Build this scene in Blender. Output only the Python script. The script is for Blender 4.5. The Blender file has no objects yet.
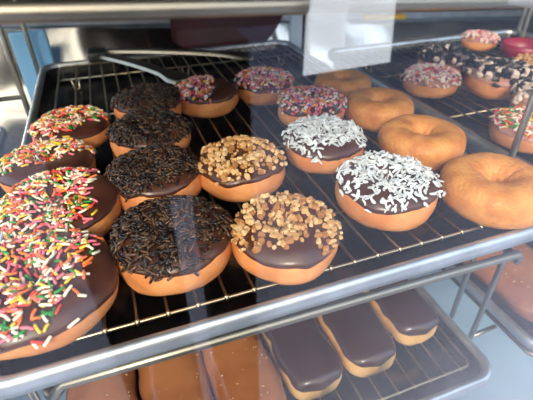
import bpy, math, random
from mathutils import Vector, Matrix, noise
S = 0.00829          # one build unit (wire pitch / 2.54) in metres
PI = math.pi
col = bpy.context.scene.collection
scn = bpy.context.scene

# ---------------------------------------------------------------- camera
cam = bpy.data.cameras.new('camera')
co = bpy.data.objects.new('camera', cam); col.objects.link(co)
RM = ((0.9386849, 0.2027350, -0.2788711), (-0.3447112, 0.5361645, -0.7705205), (-0.0066907, 0.8194060, 0.5731745))
CP = (4.95017, -24.85697, 27.98534)
m = Matrix(RM).to_4x4(); m.translation = Vector(CP) * S
co.matrix_world = m
cam.sensor_width = 36; cam.sensor_fit = 'HORIZONTAL'
cam.lens = 418.63 / 533 * 36
cam.clip_start = 0.01; cam.clip_end = 100
cam.dof.use_dof = True; cam.dof.focus_distance = 0.34; cam.dof.aperture_fstop = 9
scn.camera = co

# ---------------------------------------------------------------- world, sun, exposure
w = bpy.data.worlds.new('daylight'); scn.world = w; w.use_nodes = True
nt = w.node_tree; nt.nodes.clear()
out = nt.nodes.new('ShaderNodeOutputWorld'); bg = nt.nodes.new('ShaderNodeBackground')
tc = nt.nodes.new('ShaderNodeTexCoord'); sx = nt.nodes.new('ShaderNodeSeparateXYZ'); cr = nt.nodes.new('ShaderNodeValToRGB')
nt.links.new(tc.outputs['Generated'], sx.inputs[0]); nt.links.new(sx.outputs['Z'], cr.inputs[0])
cr.color_ramp.elements[0].position = 0.0; cr.color_ramp.elements[0].color = (0.78, 0.88, 1.0, 1)
cr.color_ramp.elements[1].position = 0.9; cr.color_ramp.elements[1].color = (0.36, 0.56, 0.95, 1)
bg.inputs[1].default_value = 2.9
# warm haze around the sun
dp = nt.nodes.new('ShaderNodeVectorMath'); dp.operation = 'DOT_PRODUCT'; dp.inputs[1].default_value = Vector((-0.50, -1.0, 0.72)).normalized()
mr = nt.nodes.new('ShaderNodeMapRange'); mr.inputs[1].default_value = .55; mr.inputs[2].default_value = 1.0
mxw = nt.nodes.new('ShaderNodeMix'); mxw.data_type = 'RGBA'; mxw.inputs[7].default_value = (1.35, 1.15, .9, 1)
nt.links.new(tc.outputs['Generated'], dp.inputs[0]); nt.links.new(dp.outputs['Value'], mr.inputs[0]); nt.links.new(mr.outputs[0], mxw.inputs[0]); nt.links.new(cr.outputs[0], mxw.inputs[6])
nt.links.new(mxw.outputs[2], bg.inputs[0]); nt.links.new(bg.outputs[0], out.inputs[0])
sun = bpy.data.lights.new('sun', 'SUN'); so = bpy.data.objects.new('sun', sun); col.objects.link(so)
sun.energy = 3.4; sun.angle = math.radians(14); sun.color = (1.0, 0.88, 0.74)
so.rotation_euler = Vector((-0.50, -1.0, 0.72)).to_track_quat('Z', 'Y').to_euler()
scn.view_settings.view_transform = 'Standard'; scn.view_settings.look = 'None'
scn.view_settings.gamma = 1; scn.view_settings.exposure = 0.0; scn.view_settings.use_curve_mapping = False

# ---------------------------------------------------------------- helpers
def srgb(r, g, b):
    f = lambda c: (c / 255 / 12.92) if c / 255 <= 0.04045 else ((c / 255 + 0.055) / 1.055) ** 2.4
    return (f(r), f(g), f(b), 1)

def mat(name, colr, rough=0.5, metal=0.0, spec=0.5, sss=0.0, coat=0.0, var=None, vscale=60, bump=0.0, bscale=200, bdist=0.0005):
    mt = bpy.data.materials.new(name); mt.use_nodes = True
    t = mt.node_tree; b = t.nodes['Principled BSDF']
    b.inputs['Base Color'].default_value = colr; b.inputs['Roughness'].default_value = rough
    b.inputs['Metallic'].default_value = metal; b.inputs['Specular IOR Level'].default_value = spec
    if sss:
        b.inputs['Subsurface Weight'].default_value = sss; b.inputs['Subsurface Scale'].default_value = 0.004
        b.inputs['Subsurface Radius'].default_value = (1, .5, .25)
    b.inputs['Coat Weight'].default_value = coat; b.inputs['Coat Roughness'].default_value = 0.12
    tco = t.nodes.new('ShaderNodeTexCoord')
    if var:
        n = t.nodes.new('ShaderNodeTexNoise'); n.inputs['Scale'].default_value = vscale; n.inputs['Detail'].default_value = 5
        r = t.nodes.new('ShaderNodeValToRGB'); r.color_ramp.elements[0].color = colr; r.color_ramp.elements[1].color = var
        r.color_ramp.elements[0].position = .38; r.color_ramp.elements[1].position = .66
        t.links.new(tco.outputs['Object'], n.inputs['Vector']); t.links.new(n.outputs[0], r.inputs[0]); t.links.new(r.outputs[0], b.inputs['Base Color'])
    if bump:
        n = t.nodes.new('ShaderNodeTexNoise'); n.inputs['Scale'].default_value = bscale; n.inputs['Detail'].default_value = 3
        bp = t.nodes.new('ShaderNodeBump'); bp.inputs['Strength'].default_value = bump; bp.inputs['Distance'].default_value = bdist
        t.links.new(tco.outputs['Object'], n.inputs['Vector']); t.links.new(n.outputs[0], bp.inputs['Height']); t.links.new(bp.outputs[0], b.inputs['Normal'])
    return mt

class MB:
    """collects geometry (in build units) for one mesh object"""
    def __init__(self): self.v = []; self.f = []; self.m = []
    def add(self, vs, fs, mi=0):
        o = len(self.v); self.v += [tuple(p) for p in vs]
        self.f += [tuple(i + o for i in f) for f in fs]; self.m += [mi] * len(fs)
    def box(self, x0, x1, y0, y1, z0, z1, mi=0):
        self.add([(x, y, z) for z in (z0, z1) for y in (y0, y1) for x in (x0, x1)],
                 [(0, 2, 3, 1), (4, 5, 7, 6), (0, 1, 5, 4), (2, 6, 7, 3), (0, 4, 6, 2), (1, 3, 7, 5)], mi)
    def tube(self, pts, r, n=10, closed=False, mi=0, radii=None):
        pts = [Vector(p) for p in pts]; N = len(pts); vs = []; up = Vector((0.13, 0.21, 0.97)).normalized()
        prev = None
        for i, p in enumerate(pts):
            if closed: d = pts[(i + 1) % N] - pts[i - 1]
            else: d = pts[min(i + 1, N - 1)] - pts[max(i - 1, 0)]
            d.normalize()
            if prev is None: a = d.cross(up if abs(d.dot(up)) < .95 else Vector((1, 0, 0)))
            else: a = prev - d * prev.dot(d)
            a.normalize(); prev = a; b = d.cross(a); rr = radii[i] if radii else r
            for k in range(n):
                t = 2 * PI * k / n; vs.append(p + (a * math.cos(t) + b * math.sin(t)) * rr)
        fs = []
        for i in range(N if closed else N - 1):
            j = (i + 1) % N
            for k in range(n): fs.append((i * n + k, i * n + (k + 1) % n, j * n + (k + 1) % n, j * n + k))
        if not closed: fs.append(tuple(range(n))[::-1]); fs.append(tuple((N - 1) * n + k for k in range(n)))
        self.add(vs, fs, mi)
    def ball(self, c, r, n=8, mi=0, sc=(1, 1, 1)):
        vs = [(c[0], c[1], c[2] + r * sc[2])]; h = n // 2
        for i in range(1, h):
            for k in range(n):
                a = PI * i / h; t = 2 * PI * k / n
                vs.append((c[0] + r * sc[0] * math.sin(a) * math.cos(t), c[1] + r * sc[1] * math.sin(a) * math.sin(t), c[2] + r * sc[2] * math.cos(a)))
        vs.append((c[0], c[1], c[2] - r * sc[2])); L = len(vs) - 1; fs = []
        for k in range(n): fs.append((0, 1 + k, 1 + (k + 1) % n)); fs.append((L, 1 + (h - 2) * n + (k + 1) % n, 1 + (h - 2) * n + k))
        for i in range(h - 2):
            for k in range(n): fs.append((1 + i * n + k, 1 + (i + 1) * n + k, 1 + (i + 1) * n + (k + 1) % n, 1 + i * n + (k + 1) % n))
        self.add(vs, fs, mi)
    def mesh(self, name, mats, smooth=True):
        me = bpy.data.meshes.new(name)
        me.from_pydata([(x * S, y * S, z * S) for x, y, z in self.v], [], self.f)
        for mm in (mats if isinstance(mats, list) else [mats]): me.materials.append(mm)
        me.polygons.foreach_set('material_index', self.m)
        me.polygons.foreach_set('use_smooth', [smooth] * len(self.f)); me.update()
        return me
    def build(self, name, mats, parent=None, smooth=True, bevel=0):
        o = bpy.data.objects.new(name, self.mesh(name, mats, smooth)); col.objects.link(o)
        if parent: o.parent = parent
        if bevel:
            b = o.modifiers.new('bevel', 'BEVEL'); b.width = bevel * S; b.segments = 3; b.limit_method = 'ANGLE'
        return o

def tag(o, label=None, cat=None, group=None, kind=None):
    if label: o['label'] = label
    if cat: o['category'] = cat
    if group: o['group'] = group
    if kind: o['kind'] = kind
    return o
def empty(name, loc, rz=0):
    o = bpy.data.objects.new(name, None); col.objects.link(o); o.location = Vector(loc) * S; o.rotation_euler = (0, 0, rz)
    o.empty_display_size = .01
    return o
def rrect(x0, x1, y0, y1, r, z, n=6):
    pts = []
    for cx, cy, a0 in ((x1 - r, y1 - r, 0), (x0 + r, y1 - r, 90), (x0 + r, y0 + r, 180), (x1 - r, y0 + r, 270)):
        for k in range(n + 1):
            a = math.radians(a0 + 90 * k / n); pts.append((cx + r * math.cos(a), cy + r * math.sin(a), z))
    return pts
def resample(a, b, n): return [tuple(Vector(a).lerp(Vector(b), i / n)) for i in range(n + 1)]

# ---------------------------------------------------------------- materials
M = {}
M['rim'] = mat('brushed_aluminium', srgb(205, 210, 216), .38, .85, var=srgb(182, 186, 192), vscale=30, bump=.2, bscale=90)
M['pan'] = mat('aged_pan_aluminium', srgb(92, 92, 90), .2, 1.0, var=srgb(58, 56, 54), vscale=14, bump=.15, bscale=40)
M['wire'] = mat('rack_wire', srgb(200, 182, 150), .3, 1.0)
M['steel'] = mat('frame_steel', srgb(156, 148, 134), .36, 1.0, bump=.2, bscale=150)
M['post'] = mat('post_steel', srgb(165, 160, 150), .35, 1.0, bump=.25, bscale=120)
M['panel'] = mat('counter_steel', srgb(190, 188, 186), .14, 1.0, bump=1.0, bscale=7, bdist=.02)
for n_ in M['panel'].node_tree.nodes:
    if n_.type == 'TEX_NOISE': n_.inputs['Detail'].default_value = .5
M['dough'] = mat('fried_dough', srgb(222, 152, 96), .5, 0, .3, sss=.12, var=srgb(202, 126, 72), vscale=45, bump=.7, bscale=380, bdist=.0009)
M['plain'] = mat('glazed_plain_dough', srgb(222, 152, 74), .5, 0, .35, sss=.1, coat=.05, var=srgb(196, 118, 48), vscale=60, bump=1.0, bscale=330, bdist=.0012)
M['choc'] = mat('chocolate_icing', srgb(84, 48, 36), .36, 0, .5, coat=.15, var=srgb(68, 36, 27), vscale=50, bump=.25, bscale=90, bdist=.001)
M['mid'] = mat('mid_brown_glaze', srgb(148, 88, 54), .28, 0, .5, coat=.35, var=srgb(178, 114, 72), vscale=18, bump=.45, bscale=70, bdist=.0012)  # lighter brown than the glaze of the dark bars
M['eclair'] = mat('dark_glaze', srgb(66, 34, 26), .28, 0, .5, coat=.35, var=srgb(54, 27, 21), vscale=30, bump=0, bscale=60, bdist=.001)
M['pinkice'] = mat('pink_icing', srgb(196, 146, 128), .4, 0, .4, var=srgb(176, 124, 110), vscale=50)
M['pale'] = mat('pale_dough', srgb(236, 190, 125), .55, 0, .3, sss=.12, var=srgb(222, 165, 95), vscale=40, bump=.3, bscale=300)
def flat(n, *c, rough=.45): return mat(n, srgb(*c), rough)
RAIN = [flat('sprinkle_white', 245, 232, 205), flat('sprinkle_pink', 238, 120, 135), flat('sprinkle_yellow', 245, 200, 60), flat('sprinkle_green', 40, 140, 55),
        flat('sprinkle_orange', 235, 120, 55), flat('sprinkle_red', 220, 65, 60)]
CONF = [flat('confetti_white', 240, 225, 215), flat('confetti_pink', 222, 95, 120), flat('confetti_yellow', 225, 175, 70), flat('confetti_teal', 40, 110, 110),
        flat('confetti_orange', 225, 100, 60), flat('confetti_purple', 95, 60, 120), flat('confetti_rose', 235, 150, 160)]
JIM = [flat('jimmie_dark', 42, 27, 19, rough=.25), flat('jimmie_brown', 84, 58, 38, rough=.25), flat('jimmie_deep', 26, 17, 13, rough=.25)]
NUT = [flat('nut_golden', 206, 158, 102), flat('nut_pale', 222, 184, 134), flat('nut_toasted', 172, 118, 68)]
COC = [flat('coconut_white', 226, 232, 238), flat('coconut_ivory', 208, 212, 214)]
COOK = [flat('crumb_black', 30, 28, 34), flat('crumb_cream', 225, 200, 185), flat('crumb_grey', 110, 100, 100)]

# ---------------------------------------------------------------- setting
def struct(o): o['kind'] = 'structure'; return o
case_floor = mat('case_floor_white', srgb(168, 198, 222), .4, 0, .4, var=srgb(156, 188, 214), vscale=4)
case_dark = mat('case_wall_dark', srgb(52, 56, 60), .5, var=srgb(40, 42, 46), vscale=5)
b = MB(); b.box(-60, 190, -9, 150, -62, -60); struct(b.build('floor', case_floor, smooth=False))
b = MB(); b.box(-60, 190, 150, 153, -60, 62); struct(b.build('wall_back', case_dark, smooth=False))
b = MB(); b.box(-60, -58, -9, 150, -60, 4); struct(b.build('wall_left', case_dark, smooth=False))
b = MB(); b.box(190, 193, -9, 153, -60, 62); struct(b.build('wall_right', case_dark, smooth=False))
b = MB(); b.box(-63, 193, -9, 153, 62, 65); struct(b.build('ceiling', case_dark, smooth=False))
b = MB(); b.box(-63, 193, -9.6, -8.4, -160, -62); struct(b.build('wall_front', mat('case_base', srgb(170, 172, 174), .4, .6), smooth=False))
pave = mat('concrete_pavement', srgb(165, 165, 176), .8, var=srgb(148, 148, 158), vscale=3, bump=.3, bscale=60)
b = MB(); b.box(-900, 900, -900, 600, -165, -160); struct(b.build('pavement', pave, smooth=False))

dk = mat('glare_blocker_dark', srgb(38, 34, 36), .7, bump=.3)  # unseen dark slabs added outside to cut gaps in the glass glare
b = MB(); b.box(-9, 10, -74, -62, -160, 22); struct(b.build('glare_blocker_1', dk, smooth=False, bevel=1))
b = MB(); b.box(15.5, 27, -72, -62, -160, 10); b.box(10, 15.5, -72, -63, -19, 14); struct(b.build('glare_blocker_2', dk, smooth=False))
b = MB(); b.box(-90, -9, -72, -62, 2.2, 22); struct(b.build('glare_blocker_3', dk, smooth=False, bevel=.3))
b = MB(); b.box(-90, -9, -72, -61.4, 1.2, 2.1); struct(b.build('glare_line', mat('glare_line_white', srgb(235, 235, 232), .5), smooth=False, bevel=.2))  # unseen white strip added for a bright line in the glare
b = MB(); b.box(-900, 900, -830, -800, -160, 150); struct(b.build('wall_street', mat('street_facade', srgb(96, 90, 86), .8, var=srgb(70, 66, 64), vscale=1), smooth=False))

# ---------------------------------------------------------------- pans, racks, frames
def make_pan(name, x0, x1, y0, y1, z, label, group='aluminium baking trays in the case', cut=None):
    prof = [(1.7, -2.75), (1.25, -2.3), (1.0, -1.15), (.3, -1.2), (.08, -1.05), (0, -.2), (.12, .35), (.45, .6), (.85, .55), (1.05, .25), (1.2, -.2), (1.75, -2.2), (2.2, -2.5)]
    b = MB(); n = 8; vs = []; N = None
    for i, (d, h) in enumerate(prof):
        ring = rrect(x0 + d, x1 - d, y0 + d, y1 - d, max(3.2 - d * .6, .8), z + h, n); N = len(ring); vs += ring
    fs = []
    for i in range(len(prof) - 1):
        for k in range(N): fs.append((i * N + k, i * N + (k + 1) % N, (i + 1) * N + (k + 1) % N, (i + 1) * N + k))
    fm = [0] * len(fs)
    L = (len(prof) - 1) * N
    o = len(b.v); b.v += vs; b.f += fs
    b.m += [1 if (i // N) >= 10 or (i // N) < 1 else 0 for i in range(len(fs))]
    b.add([vs[L + k] for k in range(N)], [tuple(range(N))], 1)
    b.add([vs[k] for k in range(N)], [tuple(range(N))[::-1]], 1)
    ob = b.build(name, [M['rim'], M['pan']])
    return tag(ob, label, 'baking tray', group)

PITCH = 2.54
def make_rack(x0, y0, z, n_wires, depth, label, bars, yaw=0):
    """x0 = first wire position; border wires at +-1.3 pitch"""
    r = empty('cooling_rack', (x0, y0, z), yaw); tag(r, label, 'cooling rack', 'wire cooling racks in the trays')
    a, c = -1.3 * PITCH, (n_wires - 1 + .7) * PITCH
    f = MB(); f.tube(rrect(a, c, 0, depth, 1.0, 0, 6), .17, 10, closed=True); f.build('frame', M['wire'], r)
    for yy in bars:
        bb = MB(); bb.tube([(a, yy, -.28), (c, yy, -.28)], .15, 8); bb.build('crossbar', M['wire'], r)
    wm = MB(); pts = [(0, -.12, -.12), (0, -.2, .1), (0, 0, .22), (0, .3, .12)] + [(0, t * depth, .03) for t in (.02, .25, .5, .75, .98)] + [(0, depth - .3, .12), (0, depth, .22), (0, depth + .2, .1)]
    wm.tube(pts, .135, 8); wm.ball((0, 0, .1), .27, 8); wm.ball((0, depth, .1), .27, 8)
    me = wm.mesh('wire', M['wire'])
    for k in range(n_wires):
        o = bpy.data.objects.new('wire', me); col.objects.link(o); o.parent = r; o.location = (k * PITCH * S, 0, 0)
    for fx in (a + 3, (a + c) / 2, c - 3):
        for fy in (9, depth - 9):
            g = MB(); g.tube([(fx - .7, fy, -.25), (fx - .5, fy, -2.1), (fx, fy, -2.3), (fx + .5, fy, -2.1), (fx + .7, fy, -.25)], .13, 8); g.build('foot', M['wire'], r)
    return r

def shelf_frame(x0, x1, y, z, label, depth=78, tilt=0.0, r=.42, dip=1.7):
    b = MB(); R_ = 1.6; zz = lambda x: z + (x - x0) * tilt
    pts = [(x0, y + depth, zz(x0) - dip), (x0, y + depth * .5, zz(x0) - dip), (x0, y + R_ + .6, zz(x0) - dip)]
    for k in range(1, 7):
        a = PI + PI / 2 * k / 6; pts.append((x0 + R_ + R_ * math.cos(a), y + R_ + R_ * math.sin(a), zz(x0) - dip * min(1, 2 - k / 3)))
    pts += [(x0 + (x1 - x0) * t, y, zz(x0 + (x1 - x0) * t)) for t in (.25, .5, .75)]
    for k in range(0, 7):
        a = 1.5 * PI + PI / 2 * k / 6; pts.append((x1 - R_ + R_ * math.cos(a), y + R_ + R_ * math.sin(a), zz(x1) - dip * min(1, k / 3)))
    pts += [(x1, y + R_ + .6, zz(x1) - dip), (x1, y + depth * .5, zz(x1) - dip), (x1, y + depth, zz(x1) - dip)]
    b.tube(pts, r, 14)
    for yy in (y + 9, y + depth - 6): b.tube([(x0, yy, zz(x0) - dip), (x1, yy, zz(x1) - dip)], r * .8, 10)
    return tag(b.build('shelf_frame', M['steel']), label, 'shelf frame', 'bent steel rod frames that carry the trays')

# main shelf
make_pan('baking_tray', -9.8, 47.8, -2.9, 77.5, 0, 'large aluminium baking tray of iced ring doughnuts in the centre')
make_rack(-PITCH, 0, 0, 19, 75.5, 'wire cooling rack under the iced ring doughnuts in the centre', (8, 25, 46, 67))
shelf_frame(-5.2, 43.6, -2.45, -1.70, 'steel rod frame directly under the front of the centre doughnut tray', tilt=-.026, r=.45, dip=1.8)
# lower shelf
LX, LY, LZ = -1.3, -1.8, -25
make_pan('baking_tray', -8.4 + LX, 47.8 + LX, -2.9 + LY, 77.5 + LY, LZ, 'lower aluminium baking tray holding the long glazed bars')
make_rack(-PITCH + LX, LY, LZ, 19, 75.5, 'wire cooling rack under the long glazed bars on the lower shelf', (8, 25, 46, 67))
shelf_frame(-6.6, 43.0, -2.9, LZ - 3.25, 'steel rod frame under the lower tray of long glazed bars', dip=0)
# top shelf
TZ = 27.6
o = make_pan('baking_tray', -8.4, 47.8, -2.9, 77.5, 0, 'aluminium baking tray seen from below on the top shelf')
o.location = (0, 0, TZ * S); o.rotation_euler = (0, math.radians(2.4), 0)
shelf_frame(-16, 50.2, -1.2, 24.9, 'horizontal steel rod frame along the top of the view', tilt=-.048, r=.5, dip=0)
# right column
make_pan('baking_tray', 52.4, 110, -2.9, 66, -.2, 'aluminium baking tray of sprinkled doughnuts to the right, at the back')
make_rack(52.4 + 5.2, 0, -.2, 20, 62.5, 'wire cooling rack under the sprinkled doughnuts on the right-hand tray', (8, 25, 46))
shelf_frame(55, 107, -1.4, -3.45, 'steel rod frame under the right-hand tray of sprinkled doughnuts', depth=66, dip=0)
make_pan('baking_tray', 54.2, 110, -4, 76, -25.2, 'aluminium baking tray under the brown pastry at the lower right')
shelf_frame(56, 107, -2.6, -28.5, 'steel rod frame under the lower right tray with brown pastry', dip=0)

make_pan('baking_tray', -70, -15, -1, 57, -4, 'empty dark baking tray at the far left edge behind the glass glare')
# uprights
def post(pts, r, label, nm='upright_rod', group='steel upright rods between the trays'):
    b = MB(); b.tube(pts, r, 12); return tag(b.build(nm, M['post']), label, 'rod', group)
def ladder(x, ys, z0, z1, rungs, label, r=.42, dx=0, rx=6):
    e = empty('rack_upright', (x, ys[0], z0)); tag(e, label, 'upright', 'steel rod uprights of the case rack')
    for i, y in enumerate(ys):
        b = MB(); b.tube([(dx * i, y - ys[0], 0), (dx * i, y - ys[0], (z1 - z0) / 2), (dx * i, y - ys[0], z1 - z0)], r, 12); b.build('rod', M['post'], e)
    for rz in rungs:
        b = MB(); b.tube([(0, 0, rz - z0), (rx, 0.2, rz - z0)], r * .85, 10); b.build('rung', M['post'], e)
    return e
ladder(49.9, (3.8, 8.2), -60, 60, (-28.6, 36, -52), 'pair of steel rods rising between the centre and right trays', rx=5.2)
ladder(-11.9, (61, 86), -60, 60, (-.6,), 'pair of steel rods standing at the back left of the case', r=.5, rx=-20)
ladder(-10.2, (2.0, 7.0), -60, -4, (-40,), 'steel rod pair below the front left corner of the centre tray', rx=-10)
ladder(106.5, (59, 63.5), -60, 60, (-30,), 'thin pair of pale steel rods at the far top right', r=.5, rx=6, dx=3.4)

# ---------------------------------------------------------------- doughnuts
def ring_point(R, rin, H, u, phi, seed, wrinkle=0, off=0.0, sq=.82):
    a = (R - rin) / 2; Rm = (R + rin) / 2; bb = H / 2
    c, s_ = math.cos(phi), math.sin(phi)
    pc = math.copysign(abs(c) ** sq, c); ps = math.copysign(abs(s_) ** .92, s_)
    lump = noise.noise(Vector((math.cos(u) * 1.3 + seed, math.sin(u) * 1.3, c * .8 + s_ * .8))) * .32
    lump += noise.noise(Vector((math.cos(u) * 4 + seed, math.sin(u) * 4, s_ * 2))) * .07
    if wrinkle and c < .5:
        lump += (noise.noise(Vector((u * 5 + seed, phi * 1.2, 3))) * .16) * (.5 - c) * wrinkle
    rr = Rm + (a + lump + off) * pc
    z = bb + (bb + lump * .5 + off) * ps
    # the hole leans in towards its floor
    return Vector((rr * math.cos(u), rr * math.sin(u), max(z, 0)))

def dough_mesh(R, rin, H, seed, wrinkle=0, nu=72, nv=36):
    b = MB(); vs = [ring_point(R, rin, H, 2 * PI * i / nu, 2 * PI * j / nv, seed, wrinkle) for i in range(nu) for j in range(nv)]
    fs = [(i * nv + j, ((i + 1) % nu) * nv + j, ((i + 1) % nu) * nv + (j + 1) % nv, i * nv + (j + 1) % nv) for i in range(nu) for j in range(nv)]
    b.add(vs, fs); return b
def edge_phi(u, seed, base): return base + .22 * noise.noise(Vector((math.cos(u) * 1.6 + seed * 3, math.sin(u) * 1.6, 5))) + .07 * noise.noise(Vector((math.cos(u) * 5 + seed, math.sin(u) * 5, 9)))
def icing_mesh(R, rin, H, seed, base=.12, tilt=0, tdir=0, nu=84, nv=26):
    b = MB(); vs = []; end = PI * 1.12
    for i in range(nu):
        u = 2 * PI * i / nu; p0 = edge_phi(u, seed, base + tilt * math.cos(u - tdir))
        for j in range(nv + 1):
            t = j / nv; ph = p0 + (end - p0) * t
            off = .17 * (1 - (1 - min(1, t / .12)) ** 2) if t < .12 else .17
            if j == 0: off = -.08
            if 0 < j < 3: off += .05
            if t > .93: off *= (1 - t) / .07 * 1.4 - .4
            vs.append(ring_point(R, rin, H, u, ph, seed, 0, off))
    n1 = nv + 1
    b.add(vs, [(i * n1 + j, ((i + 1) % nu) * n1 + j, ((i + 1) % nu) * n1 + j + 1, i * n1 + j + 1) for i in range(nu) for j in range(nv)])
    return b
def surf(R, rin, H, seed, u, ph, off=.17):
    p = ring_point(R, rin, H, u, ph, seed, 0, off)
    e = .02
    du = ring_point(R, rin, H, u + e, ph, seed, 0, off) - p; dv = ring_point(R, rin, H, u, ph + e, seed, 0, off) - p
    n = du.cross(dv); n.normalize()
    du.normalize()
    return p, n, du
def top_samples(rnd, R, rin, H, seed, count, cover, base):
    """random points of the icing; cover(x, y) -> probability"""
    res = []; tries = 0
    while len(res) < count and tries < count * 30:
        tries += 1
        rho = math.sqrt(rnd.uniform((rin * .8) ** 2, (R + .15) ** 2)); u = rnd.uniform(0, 2 * PI)
        a = (R - rin) / 2; Rm = (R + rin) / 2
        c = max(-1, min(1, (rho - Rm) / a)); c = math.copysign(abs(c) ** (1 / .82), c); ph = math.acos(c)
        if rho > R * .93: ph -= rnd.uniform(0, .25)
        if ph < edge_phi(u, seed, base) + .05: continue
        if rnd.random() > cover(rho * math.cos(u) / R, rho * math.sin(u) / R): continue
        res.append((u, ph))
    return res
def sprinkles(rnd, pts, R, rin, H, seed, L, rad, ncol, lift=.5, weights=None):
    b = MB(); prev = []
    for u, ph in pts:
        p, n, du = surf(R, rin, H, seed, u, ph)
        dv = n.cross(du); a = rnd.uniform(0, 2 * PI)
        d = du * math.cos(a) + dv * math.sin(a) + n * rnd.uniform(-.25, .35) * lift * 2; d.normalize()
        l = L * rnd.uniform(.7, 1.15); q = p + n * (rad * rnd.uniform(.7, 2.6) * (.6 + lift))
        mi = rnd.choices(range(ncol), weights)[0] if weights else rnd.randrange(ncol)
        bend = n.cross(d) * rnd.uniform(-.08, .08) * L
        b.tube([q - d * l * .5, q - d * l * .42, q + bend, q + d * l * .42, q + d * l * .5], rad, 6, mi=mi, radii=[rad * .55, rad, rad, rad, rad * .55])
    return b
def chunks(rnd, pts, R, rin, H, seed, size, ncol, weights=None):
    b = MB()
    base = [Vector(v) for v in ((1, 0, 0), (-1, 0, 0), (0, 1, 0), (0, -1, 0), (0, 0, 1), (0, 0, -1))]
    for u, ph in pts:
        p, n, du = surf(R, rin, H, seed, u, ph); dv = n.cross(du); a = rnd.uniform(0, 6.28)
        e1 = du * math.cos(a) + dv * math.sin(a); e2 = n.cross(e1); s0 = size * rnd.uniform(.6, 1.2)
        q = p + n * s0 * .35 * rnd.uniform(.6, 1.8)
        sa, sb, sc = s0 * rnd.uniform(.45, .8), s0 * rnd.uniform(.35, .6), s0 * rnd.uniform(.25, .45)
        # a cut nut piece: a skewed block with clipped corners
        vs = []
        for z in (-1, 1):
            k = rnd.uniform(.55, .95) if z > 0 else 1
            for (x, y) in ((-1, -.5), (-.5, -1), (.6, -1), (1, -.3), (.9, .7), (.2, 1), (-.8, .8)):
                jx, jy = rnd.uniform(-.14, .14), rnd.uniform(-.14, .14)
                vs.append(q + e1 * sa * (x + jx) * k + e2 * sb * (y + jy) * k + n * sc * (z + rnd.uniform(-.2, .2)))
        fs = [tuple(range(7))[::-1], tuple(range(7, 14))] + [(i, (i + 1) % 7, 7 + (i + 1) % 7, 7 + i) for i in range(7)]
        b.add(vs, fs, rnd.choices(range(ncol), weights)[0] if weights else rnd.randrange(ncol))
    return b
def flakes(rnd, pts, R, rin, H, seed, L, W, ncol):
    b = MB()
    for u, ph in pts:
        p, n, du = surf(R, rin, H, seed, u, ph); dv = n.cross(du); a = rnd.uniform(0, 6.28)
        d = du * math.cos(a) + dv * math.sin(a) + n * rnd.uniform(-.35, .6); d.normalize(); sd = n.cross(d); sd.normalize()
        sd = (sd + n * rnd.uniform(-.8, .8)).normalized(); nn = d.cross(sd)
        l = L * rnd.uniform(.5, 1.15); wd = W * rnd.uniform(.6, 1.2); q = p + n * rnd.uniform(.08, .6); vs = []
        th = .06; cur = rnd.uniform(-.2, .3)
        for t in (-.5, -.2, .15, .5):
            ww = wd * (1 - 1.4 * abs(t) ** 1.6) * rnd.uniform(.7, 1.2); c = q + d * l * t + nn * cur * (t * t * 4) * l * .5 + sd * rnd.uniform(-.06, .06)
            vs += [c + sd * ww + nn * th, c - sd * ww + nn * th, c - sd * ww - nn * th, c + sd * ww - nn * th]
        fs = [(0, 1, 2, 3), (15, 14, 13, 12)]
        for k in range(3):
            for j in range(4): fs.append((k * 4 + j, (k + 1) * 4 + j, (k + 1) * 4 + (j + 1) % 4, k * 4 + (j + 1) % 4))
        b.add(vs, fs, rnd.randrange(ncol))
    return b

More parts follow.
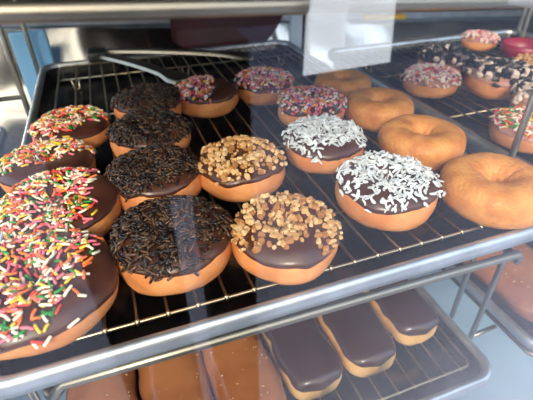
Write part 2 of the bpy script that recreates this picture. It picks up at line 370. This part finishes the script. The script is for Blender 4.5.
def half(dx, dy, edge, soft=.25):
    """cover everything on one side of a line, fading over soft"""
    l = math.hypot(dx, dy)
    return lambda x, y: max(0, min(1, (x * dx / l + y * dy / l - edge) / soft + .5))
ALL = lambda x, y: 1.0
idx = [0]
def doughnut(kind, x, y, R, label, z=.16, H=None, rin=.5, cover=ALL, count=None, group=None, tiltx=0, tilty=0, base=.36, etilt=0, edir=0, icing=None, weights=(50, 34, 16)):
    idx[0] += 1; seed = idx[0] * 7.31; rnd = random.Random(idx[0] * 13 + 5)
    H = H or R * (.64 if kind == 'rainbow' else .79)
    e = empty('ring_doughnut', (x, y, z)); e.rotation_euler = (math.radians(tiltx), math.radians(tilty), 0)
    tag(e, label, 'doughnut', group)
    wr = 1 if kind == 'plain' else 0
    dough_mesh(R, rin if kind != 'plain' else rin * 1.9, H, seed, wr).build('dough', M['plain'] if kind == 'plain' else M['dough'], e)
    if kind == 'plain': return e
    icing_mesh(R, rin, H, seed, base, etilt, edir).build('icing', icing or M['choc'], e)
    if kind == 'rainbow':
        pts = top_samples(rnd, R, rin, H, seed, count or 430, cover, base + etilt * 0)
        o = sprinkles(rnd, pts, R, rin, H, seed, .92, .125, len(RAIN), weights=[34, 15, 13, 12, 15, 11]).build('sprinkles', RAIN, e)
    elif kind == 'confetti':
        pts = top_samples(rnd, R, rin, H, seed, count or 520, cover, base)
        o = sprinkles(rnd, pts, R, rin, H, seed, .62, .15, len(CONF), weights=[26, 18, 14, 8, 12, 8, 14]).build('sprinkles', CONF, e)
    elif kind == 'pastel':
        pts = top_samples(rnd, R, rin, H, seed, count or 520, cover, base)
        o = sprinkles(rnd, pts, R, rin, H, seed, .7, .16, len(CONF), weights=[60, 12, 4, 4, 5, 3, 22]).build('sprinkles', CONF, e)
    elif kind == 'jimmies':
        pts = top_samples(rnd, R, rin, H, seed, count or 850, cover, base)
        o = sprinkles(rnd, pts, R, rin, H, seed, .85, .115, len(JIM), lift=.55).build('sprinkles', JIM, e)
    elif kind == 'nuts':
        pts = top_samples(rnd, R, rin, H, seed, count or 330, cover, base)
        o = chunks(rnd, pts, R, rin, H, seed, .48, len(NUT)).build('chopped_nuts', NUT, e, smooth=False)
    elif kind == 'coconut':
        pts = top_samples(rnd, R, rin, H, seed, count or 600, cover, base)
        o = flakes(rnd, pts, R, rin, H, seed, .95, .165, len(COC)).build('coconut_flakes', COC, e, smooth=False)
    elif kind == 'cookie':
        pts = top_samples(rnd, R, rin, H, seed, count or 260, cover, base)
        o = chunks(rnd, pts, R, rin, H, seed, .95, len(COOK), weights).build('cookie_crumbs', COOK, e, smooth=False)
    o['kind'] = 'stuff'
    return e

G = 'ring doughnuts on the centre tray'
doughnut('rainbow', -4.5, 4.3, 6.2, 'largest chocolate doughnut with rainbow sprinkles, nearest the front left corner', cover=lambda x, y: half(-.95, .3, -.6, .35)(x, y), count=560, group=G, base=.12)
doughnut('rainbow', -3.0, 15.3, 5.8, 'rainbow-sprinkled chocolate doughnut, second from the front in the left column', cover=half(-.9, .1, -.55, .3), count=480, group=G, z=.5, tiltx=3)
doughnut('rainbow', -5.0, 25.8, 5.3, 'rainbow-sprinkled doughnut seen through the glass glare, third in the left column', cover=half(-.25, .9, -.2, .3), count=330, group=G)
doughnut('rainbow', -2.3, 36.2, 5.3, 'rainbow-sprinkled chocolate doughnut, farthest back in the left column', cover=half(-.5, .6, -.5, .4), count=430, group=G)
doughnut('jimmies', 6.9, 5.9, 5.5, 'largest chocolate-sprinkled doughnut, at the front by the tray rim', cover=half(-.5, .7, -.8, .3), group=G)
doughnut('jimmies', 6.9, 18.0, 5.2, 'dark chocolate-sprinkled doughnut directly behind the largest of its kind', cover=half(-.3, .9, -.75, .2), group=G)
doughnut('jimmies', 7.8, 29.2, 5.3, 'dark chocolate-sprinkled doughnut with a pale chip at its left edge, third from the front', group=G, count=820)
doughnut('jimmies', 8.9, 40.2, 5.3, 'dark chocolate-sprinkled doughnut farthest back beside the tongs', group=G, count=780)
doughnut('confetti', 18.5, 41.0, 5.1, 'small chocolate doughnut with multicoloured sprinkles on its left half', cover=half(-.8, .25, -.15, .3), count=430, group=G)
doughnut('nuts', 16.8, 16.8, 5.15, 'chopped-nut chocolate doughnut standing behind the other nut one', cover=half(-.1, .8, -.75, .3), group=G)
doughnut('nuts', 16.9, 3.3, 5.15, 'chopped-nut chocolate doughnut at the front, half its icing bare', cover=half(.3, .9, -.65, .3), count=310, group=G)
doughnut('confetti', 29.0, 42.3, 5.0, 'multicoloured sprinkled doughnut, farthest back on the centre tray', group=G, count=560)
doughnut('confetti', 32.4, 30.2, 5.2, 'multicoloured sprinkled doughnut tucked behind the rear coconut one', group=G, count=620)
doughnut('coconut', 28.7, 18.6, 5.1, 'coconut-flaked chocolate doughnut behind the other coconut one', cover=half(-.05, .9, -.7, .3), count=540, group=G)
doughnut('coconut', 30.1, 6.4, 5.35, 'coconut-flaked chocolate doughnut nearest the front rim', cover=half(.5, .6, -.85, .35), count=470, group=G)
doughnut('plain', 41.8, 37.8, 5.0, 'plain golden doughnut, farthest back of the right column', group=G, H=4.1)
doughnut('plain', 42.1, 26.6, 5.3, 'plain golden doughnut, second from the back of the right column', group=G, H=4.3)
doughnut('plain', 41.3, 15.0, 5.55, 'plain golden doughnut directly behind the largest plain one', group=G, H=4.4)
doughnut('plain', 41.5, 2.8, 5.7, 'largest plain golden doughnut, at the front right of the tray', group=G, H=4.5)
G2 = 'doughnuts on the right-hand tray'
doughnut('pastel', 58.0, 34.5, 4.7, 'pastel-sprinkled pink doughnut nearest the plain ones on the right tray', group=G2, icing=M['pinkice'], count=620, z=0)
doughnut('cookie', 67.0, 41.5, 5.2, 'dark crumb-topped doughnut behind the pastel-sprinkled one', group=G2, z=0, weights=(70, 12, 18))
doughnut('cookie', 69.0, 30.0, 5.6, 'large cookie-crumb doughnut with cream and black pieces on the right tray', group=G2, z=0, icing=M['pinkice'])
doughnut('cookie', 68.3, 18.8, 5.4, 'cookie-crumb doughnut cut by the right edge of the view', group=G2, z=0, icing=M['pinkice'])
doughnut('rainbow', 58.2, 13.2, 5.2, 'pink doughnut with red and white sprinkles behind the steel rod', group=G2, z=0, icing=M['pinkice'], count=380)
doughnut('nuts', 79.5, 31.0, 5.3, 'nut-topped doughnut beneath the dark red bowl on the right tray', group=G2, z=0)
doughnut('pastel', 87, 54.0, 3.9, 'faint pastel-sprinkled doughnut at the back of the right tray', group=G2, z=0, icing=M['pinkice'])

# ---------------------------------------------------------------- long glazed bars on the lower shelf
FLECK = flat('pale_fleck', 225, 185, 140)
def long_bar(x, y, L, W, H, z, kind, label, seed, yaw=0):
    e = empty('glazed_bar', (x, y, z), yaw); tag(e, label, 'pastry', 'long glazed bars on the lower tray')
    nx, nv = 40, 28
    def pt(i, ph, off=0):
        t = i / nx; s_ = 2 * t - 1; ex = 9
        cap = max(0, 1 - abs(s_) ** ex) ** (1 / 2.6)
        lump = 1 + .05 * noise.noise(Vector((t * 5 + seed, math.cos(ph), math.sin(ph))))
        c, s2 = math.cos(ph), math.sin(ph)
        xx = ((W / 2 + .18 * noise.noise(Vector((t * 9, seed + c * 2, 2)))) * cap * lump + off) * math.copysign(abs(c) ** .7, c) + .35 * noise.noise(Vector((t * 3, seed, 0)))
        zz = H / 2 + (H / 2 * (.55 + .45 * cap) * lump + off) * math.copysign(abs(s2) ** .75, s2)
        yy = L * t + (off * (1 if t > .5 else -1) if i in (0, nx) else 0)
        return (xx, yy, max(zz, 0.0))
    b = MB(); n1 = nx + 1
    b.add([pt(i, 2 * PI * j / nv) for i in range(n1) for j in range(nv)],
          [(i * nv + j, i * nv + (j + 1) % nv, (i + 1) * nv + (j + 1) % nv, (i + 1) * nv + j) for i in range(nx) for j in range(nv)] + [tuple(range(nv))[::-1], tuple(nx * nv + j for j in range(nv))])
    b.build('dough', M['pale'] if kind == 'dark' else M['dough'], e)
    b = MB(); k = 18; vs = []
    for i in range(n1):
        ed = (.28 if kind == 'dark' else -.35) + .16 * noise.noise(Vector((i * .25, seed, 1)))
        for j in range(k + 1):
            ph = ed + (PI - 2 * ed) * j / k; off = -.1 if j in (0, k) else .15
            p = pt(i, ph, off); 
            if kind == 'dark' and i in (0, 1): p = (p[0], p[1], max(p[2], H * (.62 if i == 0 else .55)))
            vs.append(p)
    fs = [(i * (k + 1) + j, i * (k + 1) + j + 1, (i + 1) * (k + 1) + j + 1, (i + 1) * (k + 1) + j) for i in range(nx) for j in range(k)]
    fs += [tuple(range(k + 1))[::-1], tuple(nx * (k + 1) + j for j in range(k + 1))]
    b.add(vs, fs); b.build('icing', M['eclair'] if kind == 'dark' else M['mid'], e)
    if kind == 'mid':
        rnd = random.Random(int(seed * 10)); b = MB()
        for q in range(34):
            i = rnd.randrange(1, nx); ph = rnd.uniform(.7, 2.4); p = Vector(pt(i, ph, .16)); a = rnd.uniform(0, 6.28); l = rnd.uniform(.08, .3)
            d = Vector((math.cos(a), math.sin(a), 0)) * l; sd = Vector((-d.y, d.x, 0)) * .4
            b.add([p + d, p + sd, p - d, p - sd, p + Vector((0, 0, .09))], [(0, 1, 4), (1, 2, 4), (2, 3, 4), (3, 0, 4), (3, 2, 1, 0)])
        o = b.build('icing_fleck', FLECK, e); o['kind'] = 'stuff'
    return e
zb = -25 + .16
long_bar(-4.6, -1.0, 20, 8.0, 5.4, zb, 'mid', 'milk-brown glazed bar, leftmost on the lower tray', 1.1)
long_bar(4.1, -1.5, 19.5, 8.1, 5.4, zb, 'mid', 'milk-brown glazed bar, second from the left on the lower tray', 2.7)
long_bar(12.8, -1.2, 19, 8.1, 5.4, zb, 'mid', 'milk-brown glazed bar beside the first dark chocolate one', 3.9, yaw=.03)
long_bar(21.3, .6, 18.5, 7.9, 4.6, zb, 'dark', 'dark chocolate bar with pale dough end, leftmost of the dark three', 5.2, yaw=.0)
long_bar(30.2, .9, 18.5, 7.9, 4.6, zb, 'dark', 'dark chocolate bar with pale dough end, middle of the dark three', 6.6)
long_bar(38.9, 3.0, 18, 7.4, 4.6, zb, 'dark', 'dark chocolate bar with pale dough end, rightmost of the dark three', 8.3)
e = long_bar(64.5, 0, 24, 13, 4.6, -27.5, 'mid', 'broad flat brown pastry on the lower right tray', 9.9); del e['group']

# ---------------------------------------------------------------- tongs
t = empty('serving_tongs', (1.5, 75.5, 1.2)); tag(t, 'long steel tongs with a dark hinge lying across the back of the rack', 'tongs')
M['dark'] = mat('black_plastic', srgb(28, 32, 34), .4)
b = MB(); b.box(-1.3, 2.6, -2.2, 2.6, -.6, 1.6); b.build('hinge', M['dark'], t, bevel=.5)
def arm(p0, p1, w0, w1, name='arm'):
    b = MB(); a, c = Vector(p0), Vector(p1); d = (c - a); n = 14; sd = Vector((d.y, -d.x, 0)).normalized(); vs = []
    for i in range(n + 1):
        s_ = i / n; ww = w0 + (w1 - w0) * s_
        if s_ > .8: ww *= 1 + .9 * math.sin((s_ - .8) / .2 * PI * .5)
        if s_ > .96: ww *= .75
        c0 = a + d * s_ + Vector((0, 0, .5 * math.sin(s_ * PI)))
        vs += [c0 + sd * ww + Vector((0, 0, -.1)), c0 + sd * ww * .8 + Vector((0, 0, .55)), c0 - sd * ww * .8 + Vector((0, 0, .55)), c0 - sd * ww + Vector((0, 0, -.1)), c0 - sd * ww * .7 + Vector((0, 0, .3)), c0 + sd * ww * .7 + Vector((0, 0, .3))]
    fs = [(0, 1, 2, 3, 4, 5)[::-1], tuple(n * 6 + k for k in range(6))]
    for i in range(n):
        for k in range(6): fs.append((i * 6 + k, i * 6 + (k + 1) % 6, (i + 1) * 6 + (k + 1) % 6, (i + 1) * 6 + k))
    b.add(vs, fs); return b.build(name, M['steel'], t, bevel=.08)
arm((1.6, -.5, .3), (15.4, -22.5, .1), 1.5, 1.5)
arm((2, 1.4, .6), (32, -14.5, .6), .9, 1.3)

# ---------------------------------------------------------------- back counter, cloth, small things
b = MB()   # sloped sheet steel behind the trays, with a ledge along its top
b.add([(-58, 92, -30), (186, 92, -30), (186, 106, 2.2), (-58, 106, 2.2), (-58, 93, -30.6), (186, 93, -30.6), (186, 107.2, 1.9), (-58, 107.2, 1.9)],
      [(0, 1, 2, 3), (7, 6, 5, 4), (0, 4, 5, 1), (3, 2, 6, 7), (0, 3, 7, 4), (1, 5, 6, 2)])
o = struct(b.build('wall_counter', M['panel'], smooth=False)); o.rotation_euler.y = .06
b = MB(); b.box(-58, 186, 103, 108, 2.4, 4.6); o = struct(b.build('trim_1', M['rim'], smooth=False, bevel=.4)); o.rotation_euler.y = .06
wht = mat('painted_white_post', srgb(205, 220, 235), .4)
b = MB(); b.box(0, 3.6, 0, 1.6, -40, 16); o = b.build('support_post', wht, smooth=False, bevel=.3); o.location = Vector((54.3, 90, 0)) * S
tag(o, 'pale blue-white upright post behind the centre tray', 'post')
b = MB(); b.box(0, 2.6, 0, 1.6, -40, 16); o = b.build('support_post', M['dark'], smooth=False, bevel=.3); o.location = Vector((58.6, 91, 0)) * S
tag(o, 'black upright post beside the pale post behind the tray', 'post')
b = MB(); b.box(-16, -8.2, 88.2, 90.2, -40, 5.0); o = b.build('plastic_board', mat('light_blue_plastic', srgb(130, 185, 230), .35), smooth=False, bevel=.4)
tag(o, 'light blue upright plastic board behind the rods at the far left', 'board')
# maroon cloth
mar = mat('maroon_cloth', srgb(70, 12, 20), .85, var=srgb(52, 8, 15), vscale=20, bump=.4, bscale=500)
b = MB(); n = 30; mrows = 20; vs = []
for side in (0, 1):
    for j in range(mrows + 1):
        for i in range(n + 1):
            a = i / n; v = j / mrows; x = 30 * a
            # lower edge rounded
            low = -3.0 + 9 * max(0, abs(a - .45) / .55) ** 5
            z = 24 + (low - 24) * v
            y = 1.1 * math.sin(a * 9 + v) * v + 2.0 * (a - .5) ** 2 * 4 + (0.9 if side else 0)
            vs.append((x, y, z))
W_ = n + 1; off = (mrows + 1) * W_; fs = []
for j in range(mrows):
    for i in range(n):
        q = j * W_ + i; fs.append((q, q + W_, q + W_ + 1, q + 1)); fs.append((off + q, off + q + 1, off + q + W_ + 1, off + q + W_))
for i in range(n):
    fs.append((i, i + 1, off + i + 1, off + i)); q = mrows * W_ + i; fs.append((q, off + q, off + q + 1, q + 1))
for j in range(mrows):
    q = j * W_; fs.append((q, off + q, off + q + W_, q + W_)); q += n; fs.append((q, q + W_, off + q + W_, off + q))
b.add(vs, fs); o = b.build('hanging_cloth', mar); o.location = Vector((20.5, 84, 0)) * S
tag(o, 'dark maroon cloth hanging behind the centre tray', 'cloth')
b = MB(); b.tube(resample((0, 0, 0), (15, 0, 0), 6), .9, 12); b.ball((15, 0, 0), 1.0, 12); b.ball((0, 0, 0), 1.0, 12)
o = b.build('yellow_tube', mat('yellow_plastic', srgb(235, 185, 30), .4)); o.location = Vector((86, 101.9, -1.9)) * S; o.rotation_euler.y = .06; tag(o, 'long yellow plastic piece along the back ledge, seen through the translucent sheet', 'tool')
# dark red bowl on the right tray
b = MB(); pr = [(0, 0), (2.6, 0), (3.6, .8), (4.4, 2.2), (4.7, 4.0), (4.4, 4.1), (4.1, 2.5), (3.2, 1.1), (0, .6)]; nn = 32; vs = []
for r_, z_ in pr: vs += [(r_ * math.cos(2 * PI * k / nn), r_ * math.sin(2 * PI * k / nn), z_) for k in range(nn)]
b.add(vs, [(i * nn + k, i * nn + (k + 1) % nn, (i + 1) * nn + (k + 1) % nn, (i + 1) * nn + k) for i in range(len(pr) - 1) for k in range(nn)])
o = b.build('bowl', mat('dark_red_plastic', srgb(150, 32, 60), .4)); o.location = Vector((87, 41.5, .3)) * S; tag(o, 'dark red plastic bowl at the right edge of the view', 'bowl')

# translucent whitish sheet below the top rod, with a second layer on its left
cl = bpy.data.materials.new('translucent_whitish'); cl.use_nodes = True; tt = cl.node_tree; tt.nodes.clear()
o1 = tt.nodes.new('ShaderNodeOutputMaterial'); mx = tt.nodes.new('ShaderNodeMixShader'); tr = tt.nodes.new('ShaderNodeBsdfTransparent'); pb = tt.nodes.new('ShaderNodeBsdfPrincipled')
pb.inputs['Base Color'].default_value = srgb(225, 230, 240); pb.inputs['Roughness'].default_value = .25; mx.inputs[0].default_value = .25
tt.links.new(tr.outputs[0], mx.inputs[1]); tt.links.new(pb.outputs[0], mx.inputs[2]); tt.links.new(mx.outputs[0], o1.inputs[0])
M['pale_sheet'] = cl
pale_sheet = empty('translucent_sheet', (15.4, -2.6, 19.8)); tag(pale_sheet, 'translucent whitish sheet with a cut corner, below the top rod', 'card holder')
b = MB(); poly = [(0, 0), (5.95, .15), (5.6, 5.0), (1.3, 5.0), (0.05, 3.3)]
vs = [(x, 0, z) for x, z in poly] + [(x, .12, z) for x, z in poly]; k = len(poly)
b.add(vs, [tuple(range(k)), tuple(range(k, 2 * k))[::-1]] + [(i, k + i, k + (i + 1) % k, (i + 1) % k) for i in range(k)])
b.build('sheet_face', cl, pale_sheet, smooth=False)
b = MB(); b.box(.15, 2.5, -.1, -.03, 1.4, 4.9); b.build('left_layer', cl, pale_sheet, smooth=False)

# ---------------------------------------------------------------- front glass
gl = bpy.data.materials.new('front_glass'); gl.use_nodes = True; tt = gl.node_tree; tt.nodes.clear()
o1 = tt.nodes.new('ShaderNodeOutputMaterial'); mx = tt.nodes.new('ShaderNodeMixShader'); tr = tt.nodes.new('ShaderNodeBsdfTransparent'); gs = tt.nodes.new('ShaderNodeBsdfGlossy')
lw = tt.nodes.new('ShaderNodeLayerWeight'); lw.inputs[0].default_value = .5   # facing = 1 - cos; Schlick's curve
pw = tt.nodes.new('ShaderNodeMath'); pw.operation = 'POWER'; pw.inputs[1].default_value = 5; tt.links.new(lw.outputs['Facing'], pw.inputs[0])
fr = tt.nodes.new('ShaderNodeMath'); fr.operation = 'MULTIPLY_ADD'; fr.inputs[1].default_value = .96; fr.inputs[2].default_value = .04; tt.links.new(pw.outputs[0], fr.inputs[0])
tr.inputs[0].default_value = (.97, .985, .98, 1); gs.inputs['Roughness'].default_value = 0.0
tt.links.new(fr.outputs[0], mx.inputs[0]); tt.links.new(tr.outputs[0], mx.inputs[1]); tt.links.new(gs.outputs[0], mx.inputs[2]); tt.links.new(mx.outputs[0], o1.inputs[0])
b = MB(); b.box(-60, 190, -9.2, -8.7, -62, 62); struct(b.build('window_1', gl, smooth=False))
b = MB(); b.box(-60.5, -60, -8, 150, -60, 62); struct(b.build('added_side_pane', gl, smooth=False))  # unseen glass side, added so daylight reaches the back of the case
